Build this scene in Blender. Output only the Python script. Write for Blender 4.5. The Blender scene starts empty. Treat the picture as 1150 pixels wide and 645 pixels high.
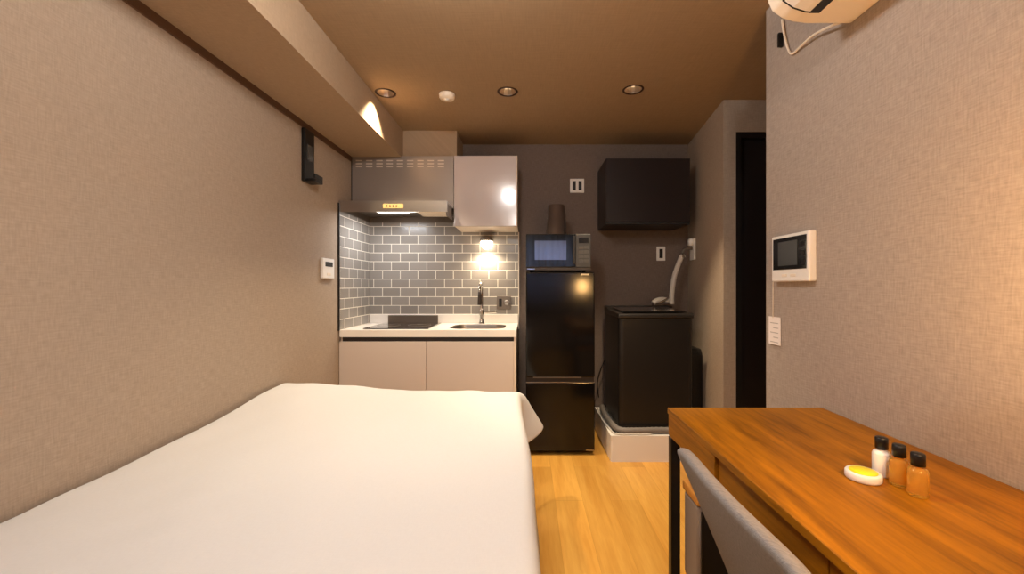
import bpy, bmesh, math, random
from mathutils import Vector, Matrix
random.seed(7)
SC = bpy.context.scene
COL = SC.collection
PI = math.pi

# ------------------------------------------------------------------ camera, world, exposure
F, CX, CY, EYE = 459.0, 592.0, 321.0, 1.157          # focal length and vanishing point in pixels of the 1150x645 frame
cam = bpy.data.cameras.new('camera')
cam.sensor_width = 36.0
cam.lens = 36.0 * F / 1150.0
cam.shift_x = -(CX - 575.0) / 1150.0
cam.shift_y = (CY - 322.5) / 1150.0
cam.clip_start = 0.02
camo = bpy.data.objects.new('camera', cam)
COL.objects.link(camo)
camo.location = (0, 0, EYE)
camo.rotation_euler = (PI / 2, 0, 0)
SC.camera = camo
SC.view_settings.view_transform = 'Standard'
SC.view_settings.look = 'None'
SC.view_settings.exposure = 0.0
SC.view_settings.gamma = 1.0
SC.view_settings.use_curve_mapping = False
w = bpy.data.worlds.new('sky')
SC.world = w
w.use_nodes = True
w.node_tree.nodes['Background'].inputs[0].default_value = (0.50, 0.66, 1.0, 1)
w.node_tree.nodes['Background'].inputs[1].default_value = 6.5

L_CEIL = 126.0          # emission of the two globe ceiling lamps
L_CEILW = 25.0         # extra light thrown down by each globe (W)
L_SPOT = 62.0          # recessed downlights (W)
L_SINK = 14.0
L_HOOD = 4.0
L_DESK = 84.0
C_CEIL = (1.0, 0.98, 0.96)
C_WARM = (1.0, 0.80, 0.54)


def X(px, d): return (px - CX) * d / F
def H(py, d): return EYE + (CY - py) * d / F


# ------------------------------------------------------------------ materials
def lin(c):
    return tuple((v / 255.0 / 12.92) if v / 255.0 <= 0.04045 else ((v / 255.0 + 0.055) / 1.055) ** 2.4 for v in c)


def mat(name, rgb, rough=0.5, metal=0.0, bump=0.0, bscale=60, vary=0.0, coat=0.0, emit=0.0, trans=0.0, ior=1.45, spec=None):
    m = bpy.data.materials.new(name)
    m.use_nodes = True
    nt = m.node_tree
    b = nt.nodes['Principled BSDF']
    c = lin(rgb) + (1,)
    b.inputs['Base Color'].default_value = c
    b.inputs['Roughness'].default_value = rough
    b.inputs['Metallic'].default_value = metal
    b.inputs['Coat Weight'].default_value = coat
    b.inputs['Coat Roughness'].default_value = 0.06
    b.inputs['Transmission Weight'].default_value = trans
    b.inputs['IOR'].default_value = ior
    if spec is not None:
        b.inputs['Specular IOR Level'].default_value = spec
    if emit:
        b.inputs['Emission Color'].default_value = c
        b.inputs['Emission Strength'].default_value = emit
    tc = nt.nodes.new('ShaderNodeTexCoord')
    n = nt.nodes.new('ShaderNodeTexNoise')
    n.inputs['Scale'].default_value = bscale
    n.inputs['Detail'].default_value = 4
    nt.links.new(tc.outputs['Object'], n.inputs['Vector'])
    if vary:
        r = nt.nodes.new('ShaderNodeMixRGB')
        r.inputs[1].default_value = tuple(v * (1 - vary) for v in c[:3]) + (1,)
        r.inputs[2].default_value = tuple(min(1, v * (1 + vary)) for v in c[:3]) + (1,)
        nt.links.new(n.outputs['Fac'], r.inputs[0])
        nt.links.new(r.outputs[0], b.inputs['Base Color'])
    if bump:
        bn = nt.nodes.new('ShaderNodeBump')
        bn.inputs['Strength'].default_value = bump
        bn.inputs['Distance'].default_value = 0.002
        nt.links.new(n.outputs['Fac'], bn.inputs['Height'])
        nt.links.new(bn.outputs['Normal'], b.inputs['Normal'])
    return m


def weave(name, rgb, contrast=0.16, s1=28.0, s2=230.0, rough=0.85, flat=False, bump=0.25, swap=1.0):
    """linen-look wallpaper or cloth: crossed short streaks"""
    m = bpy.data.materials.new(name)
    m.use_nodes = True
    nt = m.node_tree
    b = nt.nodes['Principled BSDF']
    b.inputs['Roughness'].default_value = rough
    b.inputs['Specular IOR Level'].default_value = 0.25
    tc = nt.nodes.new('ShaderNodeTexCoord')
    sep = nt.nodes.new('ShaderNodeSeparateXYZ')
    nt.links.new(tc.outputs['Object'], sep.inputs[0])
    if flat == 'beam':
        ad = nt.nodes.new('ShaderNodeMath')
        nt.links.new(sep.outputs[0], ad.inputs[0])
        nt.links.new(sep.outputs[2], ad.inputs[1])
        u, v = ad.outputs[0], sep.outputs[1]
    elif flat:
        u, v = sep.outputs[0], sep.outputs[1]
    else:
        ad = nt.nodes.new('ShaderNodeMath')
        nt.links.new(sep.outputs[0], ad.inputs[0])
        nt.links.new(sep.outputs[1], ad.inputs[1])
        u, v = ad.outputs[0], sep.outputs[2]
    outs = []
    for su, sv in ((s1, s2), (s2 * swap, s1)):
        mu = nt.nodes.new('ShaderNodeMath'); mu.operation = 'MULTIPLY'; mu.inputs[1].default_value = su
        mv = nt.nodes.new('ShaderNodeMath'); mv.operation = 'MULTIPLY'; mv.inputs[1].default_value = sv
        nt.links.new(u, mu.inputs[0]); nt.links.new(v, mv.inputs[0])
        cb = nt.nodes.new('ShaderNodeCombineXYZ')
        nt.links.new(mu.outputs[0], cb.inputs[0]); nt.links.new(mv.outputs[0], cb.inputs[1])
        n = nt.nodes.new('ShaderNodeTexNoise')
        n.inputs['Scale'].default_value = 1.0
        n.inputs['Detail'].default_value = 3
        nt.links.new(cb.outputs[0], n.inputs['Vector'])
        outs.append(n.outputs['Fac'])
    av = nt.nodes.new('ShaderNodeMath')
    nt.links.new(outs[0], av.inputs[0]); nt.links.new(outs[1], av.inputs[1])
    mr = nt.nodes.new('ShaderNodeMapRange')
    mr.inputs[1].default_value = 0.7; mr.inputs[2].default_value = 1.3
    nt.links.new(av.outputs[0], mr.inputs[0])
    mx = nt.nodes.new('ShaderNodeMixRGB')
    c = lin(rgb)
    mx.inputs[1].default_value = tuple(x * (1 - contrast) for x in c) + (1,)
    mx.inputs[2].default_value = tuple(x * (1 + contrast) for x in c) + (1,)
    nt.links.new(mr.outputs[0], mx.inputs[0])
    nt.links.new(mx.outputs[0], b.inputs['Base Color'])
    bn = nt.nodes.new('ShaderNodeBump')
    bn.inputs['Strength'].default_value = bump
    bn.inputs['Distance'].default_value = 0.0015
    nt.links.new(mr.outputs[0], bn.inputs['Height'])
    nt.links.new(bn.outputs['Normal'], b.inputs['Normal'])
    return m


def wood(name, dark, light, along='Y', grain=1.0, rough=0.45, coat=0.0, plank=None):
    m = bpy.data.materials.new(name)
    m.use_nodes = True
    nt = m.node_tree
    b = nt.nodes['Principled BSDF']
    b.inputs['Roughness'].default_value = rough
    b.inputs['Coat Weight'].default_value = coat
    b.inputs['Specular IOR Level'].default_value = 0.3
    tc = nt.nodes.new('ShaderNodeTexCoord')
    mp = nt.nodes.new('ShaderNodeMapping')
    sc = {'X': (1.2, 14, 14), 'Y': (14, 1.2, 14), 'Z': (14, 14, 1.2)}[along]
    mp.inputs['Scale'].default_value = tuple(s * grain for s in sc)
    nt.links.new(tc.outputs['Object'], mp.inputs[0])
    n = nt.nodes.new('ShaderNodeTexNoise')
    n.inputs['Scale'].default_value = 1.0
    n.inputs['Detail'].default_value = 6
    n.inputs['Roughness'].default_value = 0.6
    n.inputs['Distortion'].default_value = 0.6
    nt.links.new(mp.outputs[0], n.inputs['Vector'])
    fine = nt.nodes.new('ShaderNodeTexNoise')
    fine.inputs['Scale'].default_value = 8.0
    fine.inputs['Detail'].default_value = 3
    nt.links.new(mp.outputs[0], fine.inputs['Vector'])
    ad = nt.nodes.new('ShaderNodeMath'); ad.operation = 'MULTIPLY_ADD'
    ad.inputs[1].default_value = 0.35
    nt.links.new(fine.outputs['Fac'], ad.inputs[0])
    nt.links.new(n.outputs['Fac'], ad.inputs[2])
    mr = nt.nodes.new('ShaderNodeMapRange')
    mr.inputs[1].default_value = 0.45; mr.inputs[2].default_value = 0.90
    nt.links.new(ad.outputs[0], mr.inputs[0])
    mx = nt.nodes.new('ShaderNodeMixRGB')
    mx.inputs[1].default_value = lin(dark) + (1,)
    mx.inputs[2].default_value = lin(light) + (1,)
    nt.links.new(mr.outputs[0], mx.inputs[0])
    col = mx.outputs[0]
    if plank:
        mp2 = nt.nodes.new('ShaderNodeMapping')
        mp2.inputs['Rotation'].default_value = (0, 0, PI / 2)
        nt.links.new(tc.outputs['Object'], mp2.inputs[0])
        br = nt.nodes.new('ShaderNodeTexBrick')
        br.offset = 0.37
        br.inputs['Scale'].default_value = 1.0
        br.inputs['Brick Width'].default_value = plank[1]
        br.inputs['Row Height'].default_value = plank[0]
        br.inputs['Mortar Size'].default_value = 0.0012
        br.inputs['Color1'].default_value = (0.86, 0.84, 0.80, 1)
        br.inputs['Color2'].default_value = (1.08, 1.08, 1.08, 1)
        br.inputs['Mortar'].default_value = (0.80, 0.76, 0.68, 1)
        nt.links.new(mp2.outputs[0], br.inputs['Vector'])
        ml = nt.nodes.new('ShaderNodeMixRGB'); ml.blend_type = 'MULTIPLY'; ml.inputs[0].default_value = 1.0
        nt.links.new(col, ml.inputs[1]); nt.links.new(br.outputs['Color'], ml.inputs[2])
        col = ml.outputs[0]
    nt.links.new(col, b.inputs['Base Color'])
    bn = nt.nodes.new('ShaderNodeBump')
    bn.inputs['Strength'].default_value = 0.08
    bn.inputs['Distance'].default_value = 0.001
    nt.links.new(ad.outputs[0], bn.inputs['Height'])
    nt.links.new(bn.outputs['Normal'], b.inputs['Normal'])
    return m


def tiles(name, side, ox, oz):
    """grey brick-bond tiles, pale grout; side: pattern runs along Y, else along X"""
    m = bpy.data.materials.new(name)
    m.use_nodes = True
    nt = m.node_tree
    b = nt.nodes['Principled BSDF']
    tc = nt.nodes.new('ShaderNodeTexCoord')
    sep = nt.nodes.new('ShaderNodeSeparateXYZ')
    nt.links.new(tc.outputs['Object'], sep.inputs[0])
    au = nt.nodes.new('ShaderNodeMath'); au.inputs[1].default_value = ox
    av = nt.nodes.new('ShaderNodeMath'); av.inputs[1].default_value = oz
    nt.links.new(sep.outputs[1 if side else 0], au.inputs[0])
    nt.links.new(sep.outputs[2], av.inputs[0])
    cb = nt.nodes.new('ShaderNodeCombineXYZ')
    nt.links.new(au.outputs[0], cb.inputs[0]); nt.links.new(av.outputs[0], cb.inputs[1])
    br = nt.nodes.new('ShaderNodeTexBrick')
    br.inputs['Scale'].default_value = 1.0
    br.inputs['Brick Width'].default_value = 0.144
    br.inputs['Row Height'].default_value = 0.0713
    br.inputs['Mortar Size'].default_value = 0.0028
    br.inputs['Mortar Smooth'].default_value = 0.15
    br.inputs['Color1'].default_value = lin((138, 131, 124)) + (1,)
    br.inputs['Color2'].default_value = lin((150, 143, 136)) + (1,)
    br.inputs['Mortar'].default_value = lin((232, 224, 208)) + (1,)
    nt.links.new(cb.outputs[0], br.inputs['Vector'])
    nt.links.new(br.outputs['Color'], b.inputs['Base Color'])
    rr = nt.nodes.new('ShaderNodeMapRange')
    rr.inputs[3].default_value = 0.22; rr.inputs[4].default_value = 0.75
    nt.links.new(br.outputs['Fac'], rr.inputs[0])
    nt.links.new(rr.outputs[0], b.inputs['Roughness'])
    bn = nt.nodes.new('ShaderNodeBump'); bn.invert = True
    bn.inputs['Strength'].default_value = 0.6
    bn.inputs['Distance'].default_value = 0.002
    nt.links.new(br.outputs['Fac'], bn.inputs['Height'])
    nt.links.new(bn.outputs['Normal'], b.inputs['Normal'])
    return m


M = dict(
    wall=weave('linen_wallpaper', (167, 149, 131), contrast=0.12),
    wallr=weave('pinkish_wallpaper', (165, 151, 140)),
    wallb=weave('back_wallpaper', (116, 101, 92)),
    ceil=weave('ceiling_paper', (158, 134, 106), flat=True, s1=10, s2=160, contrast=0.09, bump=0.12),
    beam=weave('beam_paper', (166, 142, 116), flat='beam', contrast=0.09, bump=0.12),
    trim=mat('dark_trim', (92, 66, 48), 0.6, vary=0.08),
    floor=wood('oak_floor', (198, 139, 56), (224, 170, 82), 'Y', 0.8, 0.38, 0.15, plank=(0.15, 1.1)),
    desk=wood('teak_top', (104, 60, 2), (184, 116, 8), 'Y', 1.0, 0.5, 0.0),
    deskv=wood('teak_front', (108, 62, 3), (180, 112, 12), 'Y', 1.0, 0.45),
    stoolwood=wood('stool_wood', (190, 120, 45), (222, 152, 70), 'Y', 1.0, 0.45),
    black=mat('black_metal', (12, 11, 11), 0.4, 0.0),
    door=mat('dark_door', (26, 22, 24), 0.45, vary=0.1),
    doorframe=mat('dark_door_frame', (16, 14, 14), 0.5),
    cab=mat('greige_gloss', (200, 190, 188), 0.16, coat=0.6),
    carc=mat('cream_carcass', (222, 206, 188), 0.5),
    lower=mat('greige_door', (210, 196, 184), 0.4),
    gap=mat('dark_channel', (46, 36, 30), 0.5),
    steel=mat('brushed_steel', (176, 168, 160), 0.34, 1.0, bump=0.05, bscale=200),
    steeld=mat('dull_steel', (130, 120, 110), 0.45, 0.9),
    panel=mat('grey_metal_panel', (158, 148, 140), 0.38, 0.55),
    slotlight=mat('bright_slot_metal', (214, 200, 184), 0.5),
    chrome=mat('chrome', (215, 212, 208), 0.08, 1.0),
    counter=mat('white_counter', (240, 232, 222), 0.3, coat=0.2),
    glassblk=mat('black_cooktop_glass', (24, 22, 22), 0.06, coat=1.0),
    white=mat('white_plastic', (236, 230, 222), 0.4),
    offwhite=mat('warm_white_plastic', (238, 224, 204), 0.4),
    fridge=mat('black_glass_fridge', (10, 9, 10), 0.12, coat=0.0),
    fridges=mat('black_fridge_side', (16, 15, 16), 0.4),
    mwdoor=mat('microwave_glass', (14, 15, 18), 0.05, coat=1.0),
    mwwin=mat('microwave_window', (150, 155, 170), 0.06, 0.9),
    mwpan=mat('microwave_panel', (56, 54, 53), 0.4, 0.2),
    mwbtn=mat('microwave_key', (70, 67, 65), 0.4, 0.2),
    washer=mat('washer_black', (24, 21, 20), 0.34),
    washtop=mat('washer_top', (34, 30, 28), 0.3),
    washlid=mat('washer_lid', (20, 18, 18), 0.15, coat=0.5),
    bronze=mat('bronze_metal', (116, 102, 94), 0.38, 0.6),
    wcab=mat('dark_wall_cabinet', (30, 21, 21), 0.4),
    sheet=weave('white_sheet', (209, 206, 203), contrast=0.02, s1=60, s2=300, flat=True, bump=0.05),
    fabric=weave('grey_upholstery', (138, 131, 126), contrast=0.22, s1=180, s2=700, rough=0.9, bump=0.4),
    greybox=mat('grey_box', (150, 132, 116), 0.6, vary=0.05),
    hose=mat('pale_hose', (206, 198, 188), 0.5),
    greyhose=mat('grey_hose', (120, 112, 106), 0.55, vary=0.2),
    slot=mat('dark_slot', (24, 20, 20), 0.4),
    lcd=mat('dark_screen', (20, 20, 22), 0.12, coat=0.4),
    screen=mat('grey_screen', (72, 74, 74), 0.18, coat=0.4),
    amber=mat('amber_liquid', (255, 208, 96), 0.05, trans=0.8, ior=1.36),
    clear=mat('clear_plastic', (250, 225, 170), 0.05, trans=1.0, ior=1.3),
    cap=mat('black_cap', (20, 19, 20), 0.3),
    lotion=mat('white_lotion_bottle', (240, 232, 224), 0.3),
    yellow=mat('yellow_label', (240, 226, 40), 0.4),
    paper=mat('tag_paper', (240, 230, 224), 0.6),
    ink=mat('tag_print', (176, 166, 160), 0.7),
    orange=mat('label_sticker', (206, 168, 112), 0.5),
    amp=mat('sticker_marks', (70, 50, 30), 0.5),
    frame=mat('bed_frame_wood', (60, 44, 34), 0.5, vary=0.1),
    mattress=mat('mattress_cloth', (230, 222, 210), 0.9),
    reflector=mat('downlight_reflector', (215, 200, 184), 0.32, 1.0),
    ring=mat('downlight_ring', (58, 34, 20), 0.45),
    bulb=mat('downlight_bulb', (255, 228, 190), 0.4, emit=3.0),
    lampglow=mat('ceiling_globe', (255, 253, 250), 0.5, emit=L_CEIL),
    lampglow2=mat('rear_ceiling_globe', (255, 253, 250), 0.5, emit=L_CEIL * 1.6),
    shade=mat('lamp_shade', (255, 196, 120), 0.7, emit=L_DESK),
    sinkglow=mat('lamp_glass', (255, 236, 205), 0.4, emit=14.0),
    hoodglow=mat('hood_light_and_handle_glow', (250, 244, 236), 0.4, emit=1.5),
)
# translucent curtain, window glass
m = bpy.data.materials.new('curtain_cloth'); m.use_nodes = True
nt = m.node_tree
nt.nodes.remove(nt.nodes['Principled BSDF'])
df = nt.nodes.new('ShaderNodeBsdfDiffuse'); tr = nt.nodes.new('ShaderNodeBsdfTranslucent'); mxs = nt.nodes.new('ShaderNodeMixShader')
df.inputs[0].default_value = (.55, .56, .6, 1); tr.inputs[0].default_value = (.6, .62, .68, 1)
mxs.inputs[0].default_value = 0.5
nt.links.new(df.outputs[0], mxs.inputs[1]); nt.links.new(tr.outputs[0], mxs.inputs[2])
nt.links.new(mxs.outputs[0], nt.nodes['Material Output'].inputs[0])
M['curtain'] = m
m = bpy.data.materials.new('window_glass'); m.use_nodes = True
nt = m.node_tree
nt.nodes.remove(nt.nodes['Principled BSDF'])
g = nt.nodes.new('ShaderNodeBsdfGlossy'); t = nt.nodes.new('ShaderNodeBsdfTransparent'); mxs = nt.nodes.new('ShaderNodeMixShader')
g.inputs['Roughness'].default_value = 0.02
mxs.inputs[0].default_value = 0.06
nt.links.new(t.outputs[0], mxs.inputs[1]); nt.links.new(g.outputs[0], mxs.inputs[2])
nt.links.new(mxs.outputs[0], nt.nodes['Material Output'].inputs[0])
M['glass'] = m
M['tile_back'] = tiles('grey_tiles_back', False, 1.103 + 0.144 * 6, -0.925 + 0.0713 * 20)
M['tile_side'] = tiles('grey_tiles_side', True, 0.02, -0.925 + 0.0713 * 20)


# ------------------------------------------------------------------ mesh helpers
def box(bm, x0, x1, y0, y1, z0, z1, bev=0.0, seg=2):
    b2 = bmesh.new()
    vs = [b2.verts.new((x, y, z)) for x in (x0, x1) for y in (y0, y1) for z in (z0, z1)]
    for f in ((0, 1, 3, 2), (4, 6, 7, 5), (0, 4, 5, 1), (2, 3, 7, 6), (0, 2, 6, 4), (1, 5, 7, 3)):
        b2.faces.new([vs[i] for i in f])
    bmesh.ops.recalc_face_normals(b2, faces=b2.faces)
    if bev:
        bmesh.ops.bevel(b2, geom=list(b2.edges), offset=bev, segments=seg, profile=0.5, affect='EDGES')
    merge(bm, b2)


def merge(bm, b2, mtx=None):
    if mtx is not None:
        bmesh.ops.transform(b2, matrix=mtx, verts=b2.verts)
    me = bpy.data.meshes.new('t')
    b2.to_mesh(me); b2.free()
    bm.from_mesh(me)
    bpy.data.meshes.remove(me)


def prism(bm, pts, axis, a, b, bev=0.0, seg=2):
    """polygon pts extruded along axis; pts are the other two coordinates in order"""
    b2 = bmesh.new()
    def mk3(p, t):
        return {'X': (t, p[0], p[1]), 'Y': (p[0], t, p[1]), 'Z': (p[0], p[1], t)}[axis]
    lo = [b2.verts.new(mk3(p, a)) for p in pts]
    hi = [b2.verts.new(mk3(p, b)) for p in pts]
    b2.faces.new(lo); b2.faces.new(hi[::-1])
    n = len(pts)
    for i in range(n):
        b2.faces.new((lo[i], hi[i], hi[(i + 1) % n], lo[(i + 1) % n]))
    bmesh.ops.recalc_face_normals(b2, faces=b2.faces)
    if bev:
        bmesh.ops.bevel(b2, geom=list(b2.edges), offset=bev, segments=seg, profile=0.5, affect='EDGES')
    merge(bm, b2)


def lathe(bm, prof, c=(0, 0, 0), n=32, axis='Z', close=True):
    b2 = bmesh.new()
    rings = []
    for r, z in prof:
        if r < 1e-6:
            rings.append([b2.verts.new((0, 0, z))])
        else:
            rings.append([b2.verts.new((r * math.cos(2 * PI * i / n), r * math.sin(2 * PI * i / n), z)) for i in range(n)])
    for A, B in zip(rings[:-1], rings[1:]):
        for i in range(n):
            j = (i + 1) % n
            if len(A) == 1 and len(B) == 1: continue
            if len(A) == 1: b2.faces.new((A[0], B[i], B[j]))
            elif len(B) == 1: b2.faces.new((A[i], A[j], B[0]))
            else: b2.faces.new((A[i], A[j], B[j], B[i]))
    bmesh.ops.recalc_face_normals(b2, faces=b2.faces)
    for f in b2.faces: f.smooth = True
    R = {'Z': Matrix.Identity(4), 'X': Matrix.Rotation(PI / 2, 4, 'Y'), 'Y': Matrix.Rotation(-PI / 2, 4, 'X')}[axis]
    merge(bm, b2, Matrix.Translation(c) @ R)


def smooth_path(pts, k=6):
    P = [Vector(p) for p in pts]
    if len(P) < 3: return P
    out = []
    for i in range(len(P) - 1):
        p0 = P[max(i - 1, 0)]; p1 = P[i]; p2 = P[i + 1]; p3 = P[min(i + 2, len(P) - 1)]
        for s in range(k):
            t = s / k
            out.append(0.5 * ((2 * p1) + (p2 - p0) * t + (2 * p0 - 5 * p1 + 4 * p2 - p3) * t * t + (3 * p1 - p0 - 3 * p2 + p3) * t ** 3))
    out.append(P[-1])
    return out


def tube(bm, pts, r, n=10, k=6, ribs=0.0):
    P = smooth_path(pts, k)
    b2 = bmesh.new()
    rings = []
    up = Vector((0.13, 0.31, 0.94))
    for i, p in enumerate(P):
        t = (P[min(i + 1, len(P) - 1)] - P[max(i - 1, 0)]).normalized()
        a = t.cross(up)
        if a.length < 1e-3: a = t.cross(Vector((1, 0, 0)))
        a.normalize(); b = t.cross(a)
        rr = r * (1 + (ribs if i % 2 else 0))
        rings.append([b2.verts.new(p + a * rr * math.cos(2 * PI * j / n) + b * rr * math.sin(2 * PI * j / n)) for j in range(n)])
    for A, B in zip(rings[:-1], rings[1:]):
        for j in range(n):
            b2.faces.new((A[j], A[(j + 1) % n], B[(j + 1) % n], B[j]))
    b2.faces.new(rings[0][::-1]); b2.faces.new(rings[-1])
    bmesh.ops.recalc_face_normals(b2, faces=b2.faces)
    for f in b2.faces: f.smooth = len(f.verts) == 4
    merge(bm, b2)


def rrect(x0, x1, y0, y1, r, n=6):
    pts = []
    for cx, cy, a0 in ((x1 - r, y1 - r, 0), (x0 + r, y1 - r, PI / 2), (x0 + r, y0 + r, PI), (x1 - r, y0 + r, 1.5 * PI)):
        for i in range(n + 1):
            a = a0 + i * PI / 2 / n
            pts.append((cx + r * math.cos(a), cy + r * math.sin(a)))
    return pts


def plate_with_holes(bm, outer, holes, z0, z1):
    b2 = bmesh.new()
    loops = []
    for pts in [outer] + holes:
        vs = [b2.verts.new((p[0], p[1], z0)) for p in pts]
        for i in range(len(vs)):
            b2.edges.new((vs[i], vs[(i + 1) % len(vs)]))
        loops.append(vs)
    bmesh.ops.triangle_fill(b2, use_beauty=True, use_dissolve=False, edges=list(b2.edges))
    ret = bmesh.ops.extrude_face_region(b2, geom=list(b2.faces))
    bmesh.ops.translate(b2, vec=(0, 0, z1 - z0), verts=[g for g in ret['geom'] if isinstance(g, bmesh.types.BMVert)])
    bmesh.ops.recalc_face_normals(b2, faces=b2.faces)
    merge(bm, b2)


def circle(cx, cy, r, n=32):
    return [(cx + r * math.cos(2 * PI * i / n), cy + r * math.sin(2 * PI * i / n)) for i in range(n)]


def wloc(o):
    v = Vector((0, 0, 0))
    while o is not None:
        v += o.location; o = o.parent
    return v


def mesh(name, bm, m, parent=None, at=None, label=None, cat=None, group=None, kind=None, smooth=False, mods=()):
    """link bm (authored in room coordinates) as ONE object; its origin goes to `at` or to the parent's base"""
    base = wloc(parent) if parent else Vector((0, 0, 0))
    org = Vector(at) if at is not None else base
    bmesh.ops.translate(bm, vec=-org, verts=bm.verts)
    me = bpy.data.meshes.new(name)
    bm.to_mesh(me); bm.free()
    if smooth:
        for p in me.polygons: p.use_smooth = True
    me.materials.append(M[m] if isinstance(m, str) else m)
    o = bpy.data.objects.new(name, me)
    COL.objects.link(o)
    if parent: o.parent = parent
    o.location = org - base
    return tag(o, label, cat, group, kind)


def tag(o, label=None, cat=None, group=None, kind=None):
    if label: o['label'] = label
    if cat: o['category'] = cat
    if group: o['group'] = group
    if kind: o['kind'] = kind
    return o


def thing(name, loc, label, cat, group=None):
    o = bpy.data.objects.new(name, None)
    o.empty_display_size = 0.05
    COL.objects.link(o)
    o.location = loc
    return tag(o, label, cat, group)


def B(): return bmesh.new()
def bx(*a, **k):
    bm = B(); box(bm, *a, **k); return bm
def struct(name, bm, m): return mesh(name, bm, m, kind='structure')


def copy_thing(o, loc, label):
    r = o.copy(); COL.objects.link(r); r.location = loc; r['label'] = label
    for ch in list(o.children):
        c = ch.copy(); COL.objects.link(c); c.parent = r
        for g in list(ch.children):
            d = g.copy(); COL.objects.link(d); d.parent = c
    return r


# ------------------------------------------------------------------ the room
XL, XR, ZC = -1.285, 1.0, EYE + 1.15
YB, YREAR, YC = 3.33, -2.0, 1.71            # back wall, wall behind the camera, corner of the right wall
XH = 2.2
def alc(y): return 1.215 + (y - 2.53) * 0.119    # alcove wall, slightly splayed
struct('floor', bx(XL - .1, XH + .1, YREAR - .1, YB + .1, -.06, 0), 'floor')

DL = [(X(433, 2.437), 2.437), (X(570, 2.42), 2.42), (X(711, 2.395), 2.395)]
bm = B()
plate_with_holes(bm, [(XL - .1, YREAR - .1), (XH + .1, YREAR - .1), (XH + .1, YB + .1), (XL - .1, YB + .1)],
                 [circle(x, y, .052) for x, y in DL], ZC, ZC + .10)
struct('ceiling', bm, 'ceil')
struct('wall_left', bx(XL - .1, XL, YREAR - .1, YB, 0, ZC), 'wall')
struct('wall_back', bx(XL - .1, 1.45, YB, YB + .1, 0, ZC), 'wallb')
struct('wall_right', bx(XR, XH + .1, YREAR - .1, YC, 0, ZC), 'wallr')
struct('wall_hall', bx(XH, XH + .1, YC, 2.7, 0, ZC), 'wall')
DX0, DX1, DZ = 1.293, 2.08, EYE + .953
bm = B()
prism(bm, [(alc(YB), YB), (alc(2.53), 2.53), (DX0, 2.53), (DX0, 2.62), (DX1, 2.62), (DX1, 2.53), (XH, 2.53), (XH, YB)], 'Z', 0, DZ)
prism(bm, [(alc(YB), YB), (alc(2.53), 2.53), (XH, 2.53), (XH, YB)], 'Z', DZ, ZC)
struct('wall_alcove', bm, 'wall')
bm = B()                                                       # wall behind the camera with its window opening
WX0, WX1, WZ0, WZ1 = -.35, .92, .85, 2.02
box(bm, XL, WX0, YREAR - .1, YREAR, 0, ZC); box(bm, WX1, XR, YREAR - .1, YREAR, 0, ZC)
box(bm, WX0, WX1, YREAR - .1, YREAR, 0, WZ0); box(bm, WX0, WX1, YREAR - .1, YREAR, WZ1, ZC)
struct('wall_rear', bm, 'wall')
BX, BZ = -.92, EYE + .94
struct('trim_beam', bx(XL, BX, YREAR, YB, BZ, ZC), 'beam')
struct('trim_left', bx(XL, XL + .008, YREAR, 2.98, EYE + .905, BZ), 'trim')
struct('trim_duct', bx(BX, X(513, 3.03), 3.03, YB, EYE + .95, ZC), 'beam')

d = struct('door_1', bx(DX0 + .035, DX1 - .035, 2.575, 2.615, .005, DZ - .035), 'door')
bm = B()
box(bm, DX0, DX0 + .035, 2.535, 2.62, 0, DZ); box(bm, DX1 - .035, DX1, 2.535, 2.62, 0, DZ)
box(bm, DX0 + .035, DX1 - .035, 2.535, 2.62, DZ - .035, DZ)
mesh('door_frame', bm, 'doorframe', d)
bm = B(); tube(bm, [(1.97, 2.575, 1.0), (1.97, 2.53, 1.0), (1.86, 2.53, 1.0)], .009, k=3)
mesh('door_handle', bm, 'steel', d)

wn = struct('window_1', bx(WX0 + .04, WX1 - .04, YREAR - .06, YREAR - .052, WZ0 + .04, WZ1 - .04), 'glass')
bm = B()
for x0, x1, z0, z1 in ((WX0, WX1, WZ0, WZ0 + .04), (WX0, WX1, WZ1 - .04, WZ1), (WX0, WX0 + .04, WZ0 + .04, WZ1 - .04), (WX1 - .04, WX1, WZ0 + .04, WZ1 - .04), (.26, .31, WZ0 + .04, WZ1 - .04)):
    box(bm, x0, x1, YREAR - .075, YREAR - .04, z0, z1)
mesh('window_frame', bm, 'steeld', wn)
for i, (c0, c1, lab) in enumerate(((WX0 - .06, .285, 'pale curtain over the half of the window behind the bed'), (.29, WX1 + .04, 'pale curtain over the half of the window behind the desk'))):
    bm = B()
    n = 90
    rows = []
    for z in (.62, 1.2, 1.7, 2.10):
        rows.append([bm.verts.new((c0 + (c1 - c0) * k / n, YREAR + .07 + .042 * math.sin(k * .42 + .8 * math.sin(k * .17)), z)) for k in range(n + 1)])
    for A, C in zip(rows[:-1], rows[1:]):
        for k in range(n): bm.faces.new((A[k], A[k + 1], C[k + 1], C[k]))
    o = mesh('curtain', bm, 'curtain', at=((c0 + c1) / 2, YREAR + .07, .62), label=lab, cat='curtain', group='curtains of the rear window', smooth=True)
    md = o.modifiers.new('thick', 'SOLIDIFY'); md.thickness = .0015
bm = B(); tube(bm, [(WX0 - .12, YREAR + .07, 2.115), (XR - .01, YREAR + .07, 2.115)], .011)
for x in (WX0 - .05, .9): box(bm, x, x + .015, YREAR, YREAR + .075, 2.10, 2.125)
mesh('curtain_rod', bm, 'steeld', label='metal curtain rod above the rear window', cat='curtain rod')

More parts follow.
